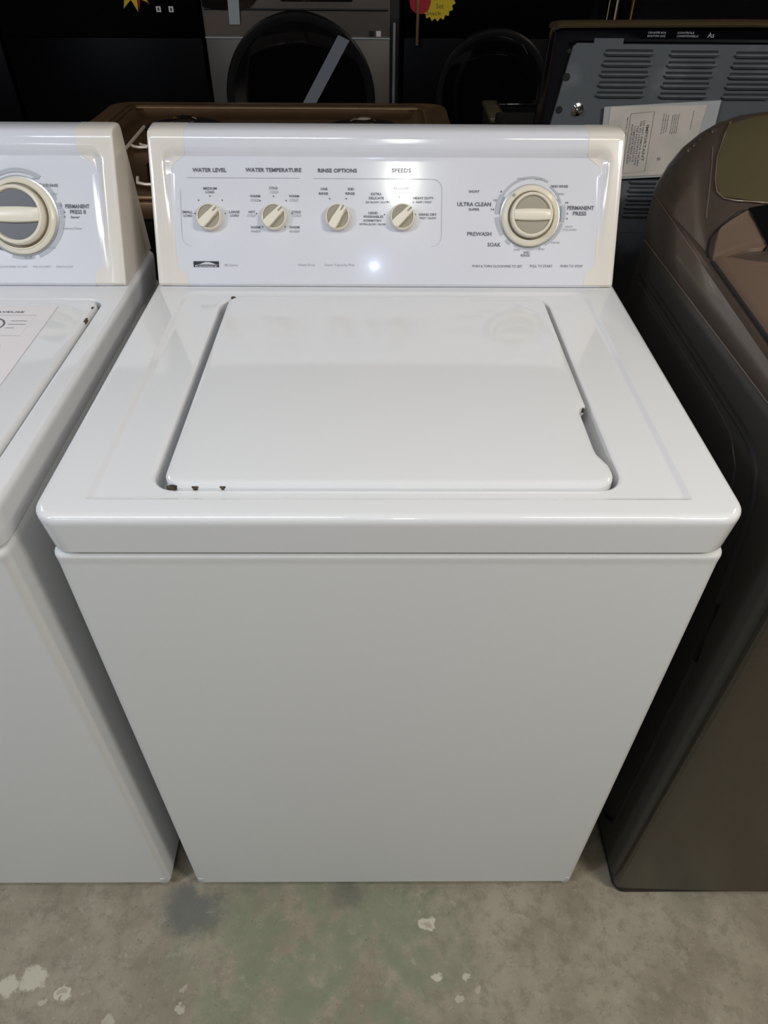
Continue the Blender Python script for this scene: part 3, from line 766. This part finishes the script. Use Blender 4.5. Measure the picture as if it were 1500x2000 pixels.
for pts in ([(-.263+.03*math.cos(a), 1.235+.03*math.sin(a), bz+.010) for a in (3.6, 3.9, 4.2, 4.5, 4.8, 5.1)], [(-.246+.03*math.cos(a), 1.245+.03*math.sin(a), bz+.010) for a in (3.6, 3.9, 4.2, 4.5, 4.8, 5.1)],
            [(-.212, .975, bz+.014), (-.208, .955, bz+.010), (-.190, .945, bz+.010), (-.165, .945, bz+.010), (-.14, .95, bz+.010)]):
    bm = bmesh.new(); tube(bm, pts, .003, 8); finish('wire_clip', bm, 'brightrod', G)
bm = bmesh.new(); lathe(bm, [(.016, bz), (.014, bz+.03), (.008, bz+.034)], 16, lambda a, b, h: (-.185+a, 1.0+b, h)); finish('igniter', bm, 'bglass', G)

# drain hose lying in the gap between the white washers
bm = bmesh.new(); pts = [(-.368, .700, .78), (-.364, .715, .84), (-.352, .722, .872), (-.33, .726, .878), (-.30, .726, .86), (-.28, .724, .80), (-.27, .722, .60), (-.27, .722, .02)]
tube(bm, pts, .020, 14); tag(finish('drain_hose', bm, mat('hose_grey', (.10, .09, .095), .6)), 'grey drain hose bent up in the gap behind the two white washers', 'hose')

# ---------------------------------------------------------------- appliance seen from behind, right
D = root('dryer', 'dark appliance seen from behind with louvered back plate, right of white console', 'dryer', (0, 0, 0))
bm = bmesh.new(); box(bm, .292, .985, .925, 1.55, .02, .93, .006); finish('body', bm, 'bmatte', D)
bm = bmesh.new()   # rear console shell
Lp = []
for x, ins in ((.283, .014), (.286, .005), (.296, 0), (.98, 0), (.988, .010)):
    Lp.append([(x, .902+ins, .93), (x, .912+ins, 1.165), (x, .902+ins, 1.186-ins*.4), (x, .908, 1.193-ins*.6), (x, .925, 1.195-ins*.6), (x, .965-ins, 1.188-ins), (x, 1.03-ins, .93)])
loft(bm, Lp, True, True, True); SH = finish('console_shell', bm, 'bgloss', D, angle=40)
bm = bmesh.new(); Lp = []
for x, e in ((.2835, .004), (.287, .001), (.297, 0), (.60, -.003), (.98, 0), (.989, .003)):
    Lp.append([(x, .897+e, 1.1905-e), (x, .896+e, 1.1935-e), (x, .900+e, 1.1965-e), (x, .925, 1.1980-e), (x, .968-e, 1.1915-e), (x, .968-e, 1.187-e), (x, .91, 1.190-e)])
loft(bm, Lp, True, True, True); finish('console_trim', bm, 'trimb', D, angle=40)
def back(a, b, h): return (a, .900-h, b)
bm = bmesh.new()
prism(bm, [(.275, .05), (.98, .05), (.98, 1.168), (.399, 1.168), (.399, 1.176), (.350, 1.176), (.350, 1.169), (.322, 1.169), (.316, 1.164), (.298, 1.053), (.275, .90)], back, -.006, 0)
PL = finish('back_plate', bm, 'plate', D, smooth=False)
for a, b, rr in ((.3105, 1.158, .0032), (.3125, 1.120, .0062), (.308, 1.070, .0062)):
    bm = bmesh.new(); lathe(bm, [(rr, 0), (rr, .0004), (rr*.9, .0005)], 20, lambda p, q, h, a=a, b=b: back(a+p, b+q, h)); finish('back_hole', bm, 'groove', PL, smooth=False)
bm = bmesh.new(); lathe(bm, [(.010, 0), (.010, .002), (.006, .004), (.0055, .010), (.003, .012)], 16, lambda a, b, h: back(.341+a, 1.071+b, h)); finish('screw', bm, 'chrome', PL)
def louver(x, z, ln, par):
    bm = bmesh.new()
    Lp = [[back(xx, z+e*k, h) for e, h in ((-.0052, 0), (-.0045, .0030), (-.001, .0052), (.0012, .0050), (.0018, 0))] for xx, k in ((x, .3), (x+.005, 1), (x+ln-.005, 1), (x+ln, .3))]
    loft(bm, Lp, True, True, True, 0)
    vv = [bm.verts.new(back(a, b, .0004)) for a, b in ((x+.002, z+.0012), (x+ln-.002, z+.0012), (x+ln-.002, z+.0050), (x+.002, z+.0050))]; bm.faces.new(vv).material_index = 1
    finish('louver', bm, ['plate', 'slot'], par, angle=30)
for col in range(4):
    for row in range(5): louver(.370+.111*col-.0005*row, 1.156-.0155*row-.001*col, .084, PL)
for col in range(4):
    for row in range(5): louver(.462+.111*col, .952-.0155*row, .084, PL)
bm = bmesh.new(); strip(bm, [(.29, .858), (.98, .858)], .0022, back, 0, .001); finish('crease', bm, 'slotl', PL, smooth=False)
bm = bmesh.new()
def conf(a, b, h): return (a, .9025-h, b)
bm2 = bm
text_mesh(bm, 'COUNTER BOX', .452, 1.1845, .030, .0028, lambda a, b, h: (a, .8995, b), 2, 0, 0)
text_mesh(bm, 'BOUTON GAZ', .452, 1.1800, .030, .0028, lambda a, b, h: (a, .8990, b), 2, 0, 0)
text_mesh(bm, 'CONTROLE', .500, 1.1845, .028, .0028, lambda a, b, h: (a, .8995, b), 2, 0, 0)
text_mesh(bm, 'CONDITIONNELLE', .504, 1.1800, .036, .0028, lambda a, b, h: (a, .8990, b), 2, 0, 0)
text_mesh(bm, 'As', .543, 1.1815, .011, .0070, lambda a, b, h: (a, .8990, b), 2, 0, 0)
finish('console_print', bm, 'tape', SH, smooth=False)
# document sleeve taped to the back plate
def slv(a, b, h):
    c, s = math.cos(.075), math.sin(.075)
    return (.398+a*c-b*s, .8940-h, .955+a*s+b*c)
t = root('document_pouch', 'clear pouch of printed papers hanging on the louvered back plate', 'document pouch', (0, 0, 0))
bm = bmesh.new(); prism(bm, [(0, 0), (.196, -.004), (.200, .118), (-.003, .122)], slv, .0012, 0); finish('sleeve', bm, 'plastic', t, smooth=False)
bm = bmesh.new(); prism(bm, [(.006, .004), (.166, .001), (.176, .112), (.008, .121)], slv, .0024, 0); PP = finish('paper', bm, 'paper2', t, smooth=False)
bm = bmesh.new(); H = .0027
strip(bm, [(.045, .108), (.086, .109), (.086, .010), (.045, .009), (.045, .108)], .0008, slv, 0, H)
def rot(cx, cy): return lambda a, b, h: slv(cx+b, cy-a, h)
text_mesh(bm, 'IMPORTANT', 0, 0, .060, .0052, rot(.078, .058), 1, 0, H)
for i, (s, wd) in enumerate((('DO NOT REMOVE THIS BAG', .076), ('OR ITS CONTENTS UNTIL', .074), ('THE INSTALLATION IS', .060), ('COMPLETE READ ALL', .060), ('INSTRUCTIONS FIRST', .066))):
    text_mesh(bm, s, 0, 0, wd, .0033, rot(.0705-.0050*i, .058), 1, 0, H)
text_mesh(bm, 'MODEL AND SERIAL NUMBER', 0, 0, .085, .0020, rot(.0405, .060), 0, 0, H)
for i in range(3): text_mesh(bm, 'TECH SHEET FOR SERVICE USE', 0, 0, .034-.003*i, .0018, rot(.104+.004*i, .088), 0, 0, H)
for i in range(4): text_mesh(bm, 'INSTALLER LEAVE WITH OWNER', 0, 0, .030+.002*(i % 2), .0018, rot(.120+.0035*i, .086), 0, 0, H)
text_mesh(bm, 'FICHE TECHNIQUE', 0, 0, .030, .0018, rot(.155, .090), 0, 0, H)
text_mesh(bm, 'N', .108, .030, .005, .006, slv, 1, 0, H)
finish('paper_print', bm, 'print', PP, smooth=False)

# ---------------------------------------------------------------- back row
def front_loader(name, label, x0, x1, y, ztop, body, lower, dcx, dcz, dr, lean=0):
    t = root(name, label, 'front loader', ((x0+x1)/2, y, 0)); hw = (x1-x0)/2
    bm = bmesh.new(); box(bm, -hw, hw, .02, .70, 0, ztop, .008); finish('body', bm, lower, t)
    bm = bmesh.new(); box(bm, -hw+.002, hw-.002, 0, .03, .03, .9735, .003, 2); finish('front_panel', bm, lower, t)
    bm = bmesh.new(); box(bm, -hw+.002, hw-.002, -.001, .03, .9745, ztop-.01, .003, 2); cp = finish('control_panel', bm, body, t)
    bx = dcx-(x0+x1)/2
    fr = lambda a, b, h: (bx+a, -.0-h, dcz+b)
    bm = bmesh.new(); lathe(bm, [(dr+.006, -.004), (dr+.005, .012), (dr, .017), (dr*.95, .018), (dr*.90, .016)], 64, fr); dd = finish('door', bm, 'bring', t)
    bm = bmesh.new(); lathe(bm, [(dr*.93, .015), (dr*.88, .018), (dr*.6, .020), (dr*.2, .021)], 64, fr); finish('door_glass', bm, 'bglass', dd)
    return t, cp, dd
SV, SP_, SD = front_loader('front_load_washer', 'silver front-load machine with round black door and diagonal tape', -.612, .030, 2.40, 1.28, 'silver', 'silverd', -.292, .785, .262)
cx = -.291
bm = bmesh.new(); box(bm, -.311, .311, -.008, .01, 1.052, 1.058, .002)
finish('panel_seam', bm, 'bmatte', SP_)
bm = bmesh.new(); Lp = [[(-.30, -.006, 1.085), (.30, -.006, 1.085), (.30, -.016, 1.075), (-.30, -.016, 1.075)]]
def vfr(a, b, h): return (a-cx, -.0055-h, b)
bm = bmesh.new(); prism(bm, [(-.605, 1.062)]+[(-.605+.06*i/6, 1.062-.010*math.sin(math.pi/2*i/6)) for i in range(1, 7)]+[(-.47, 1.052), (-.44, 1.063), (-.40, 1.10), (-.605, 1.10)], vfr, .003); finish('detergent_drawer', bm, 'bglass', SP_, smooth=False)
bm = bmesh.new(); prism(bm, [(-.34, 1.078), (-.10, 1.078), (-.10, 1.14), (-.34, 1.14)], vfr, .003); finish('display', bm, 'bglass', SP_, smooth=False)
bm = bmesh.new(); box(bm, -.318, .318, -.006, .0, .972, .976); finish('trim_line', bm, 'tape', SP_)
bm = bmesh.new(); prism(bm, [(-.520, 1.012), (-.484, 1.012), (-.478, 1.11), (-.516, 1.11)], lambda a, b, h: vfr(a, b, .004+h), .0008); finish('tape', bm, 'tape', SP_, smooth=False)
def dfr(a, b, h): return (a-cx, -.040-h, b)
def glass_fr(a, b, h): return (a-cx, -.0222-h, b)
bm = bmesh.new(); prism(bm, [(-.345, .69), (-.303, .68), (-.112, .970), (-.150, .986)], glass_fr, .0008)
prism(bm, [(-.152, .984), (-.114, .968), (-.102, .988), (-.140, 1.004)], lambda a, b, h: (a-cx, -.0222+(b-.984)*.75 if b > .984 else -.0222, b), .0008) if False else None
finish('tape', bm, 'tapeg', SD, smooth=False)
for a, m in ((-.036, 'bmatte'), (-.012, 'paper')):
    bm = bmesh.new(); prism(bm, [(a-.008, .980), (a+.008, .980), (a+.008, .996), (a-.008, .996)], vfr, .001)
    finish('sticker', bm, m, SP_, smooth=False)

BL, BP, BD = front_loader('front_load_dryer', 'black front-load machine with yellow and red sale tags, right of the silver one', .075, .72, 2.42, 1.28, 'bdark', 'bdark', .400, .80, .200)
bm = bmesh.new(); tube(bm, [(.155*math.cos(a)*1.0+(.400-.4075), -.030, .80-.0+.205*math.sin(a)) for a in [math.radians(40+4*i) for i in range(4)]], .002, 6); finish('door_glint', bm, 'chrome', BD)  # chrome arc shaped as the glint on the black door
KB, KP, KD = front_loader('front_load_dryer', 'black front-load machine standing behind the left white washer', -1.30, -.619, 2.38, 1.28, 'bdark', 'bdark', -.96, .50, .24)
KC = front_loader('front_load_dryer', 'black front-load machine at the far upper left corner beside another black one', -1.99, -1.31, 2.38, 1.28, 'bdark', 'bdark', -1.65, .50, .24)
for a in (-.749, -.707):
    bm = bmesh.new(); prism(bm, [(a-.0080+.9595, 1.047), (a+.0080+.9595, 1.047), (a+.0080+.9595, 1.063), (a-.0080+.9595, 1.063)], lambda p, q, h: (p, -.0045-h, q), .001)
    prism(bm, [(a-.0025+.9595, 1.051), (a+.0025+.9595, 1.051), (a+.0025+.9595, 1.059), (a-.0025+.9595, 1.059)], lambda p, q, h: (p, -.0056-h, q), .0004, 1)
    finish('sticker', bm, ['paper', 'bmatte'], KP, smooth=False)
# narrow bright edge strips between the machines
def post(name, label, x, y, z0, z1, wd, m, cat='trim strip'):
    bm = bmesh.new(); box(bm, x-wd/2, x+wd/2, y-.004, y+.004, z0, z1, .001); return tag(finish(name, bm, m), label, cat)
post('edge_strip', 'grey metal edge strip upright beside the silver front loader', .042, 2.395, 0, 1.02, .009, 'plate')
post('edge_strip', 'brass coloured strip standing below the red sale tag', .121, 2.395, .955, 1.30, .009, 'gold')
def star(name, label, x, y, z, rr, m, n=22, deep=.86, tilt=0, marks=None):
    t = root(name, label, 'sale tag', (x, y, z)); bm = bmesh.new()
    fr = lambda a, b, h: (a, -h, b)
    prism(bm, [((rr if i % 2 == 0 else rr*deep)*math.cos(math.pi*i/n+tilt), (rr if i % 2 == 0 else rr*deep)*math.sin(math.pi*i/n+tilt)) for i in range(2*n)], fr, .0015)
    finish('card', bm, m, t, smooth=False)
    if marks:
        bm = bmesh.new()
        for s, a, b, wd, hh in marks: text_mesh(bm, s, a, b, wd, hh, fr, 3, 0, .0018)
        finish('handwriting', bm, 'stain', t, smooth=False)
    return t
star('sale_tag', 'yellow starburst sale tag with handwriting on the black machine', .184, 2.408, 1.088, .066, 'yellow', 20, .86, .1, [('$1,499.', .0, .005, .075, .024), ('Set', .012, -.022, .026, .014), ('Stack', -.008, -.042, .052, .011)])
star('sale_tag', 'red rounded sale tag overlapping the yellow starburst', .128, 2.403, 1.078, .036, 'red', 10, .96)
star('sale_tag', 'orange pointed starburst tag on the black machine at top left', -.829, 2.371, 1.108, .062, 'yellow', 8, .45, .2)

star('sale_tag', 'small red starburst card behind the pointed yellow tag at top left', -.812, 2.3765, 1.112, .058, 'red', 9, .5, .5)
# refrigerator with chrome handles behind the louvered appliance
F = root('refrigerator', 'black refrigerator with bright upright handles behind the louvered appliance', 'refrigerator', (1.30, 3.25, 0))
bm = bmesh.new(); box(bm, -.50, .44, .05, .75, .02, 1.78, .01); finish('body', bm, 'bmatte', F)
for a, b in ((-.50, -.25), (-.245, .44)):
    bm = bmesh.new(); box(bm, a, b, 0, .05, .05, 1.78, .008); finish('door', bm, 'bgloss', F)
for x, m, wd in ((-.426, 'steel', .014), (-.400, 'bronze3', .020), (-.318, 'chrome', .010), (-.286, 'chrome', .020), (-.215, 'gold', .012)):
    bm = bmesh.new(); tube(bm, [(x, -.03, .75), (x, -.045, .80), (x, -.045, 1.5), (x, -.03, 1.55)], wd/2, 10)
    box(bm, x-wd/2, x+wd/2, -.035, 0, .76, .78); box(bm, x-wd/2, x+wd/2, -.035, 0, 1.51, 1.53); finish('handle', bm, m, F)
# dark cooktop between the range and the louvered appliance
K = root('cooktop_range', 'dark range corner between stainless range and louvered appliance', 'range', (.40, 1.62, 0))
bm = bmesh.new(); box(bm, -.105, .155, 0, .20, 0, .885, .006); finish('body', bm, 'bmatte', K)
bm = bmesh.new(); box(bm, -.11, .16, -.006, .206, .887, .902, .005); finish('range_top', bm, 'bronze2', K)
bm = bmesh.new(); box(bm, -.07, .155, .010, .19, .903, .906, .001); finish('cooktop_glass', bm, 'bglass', K)
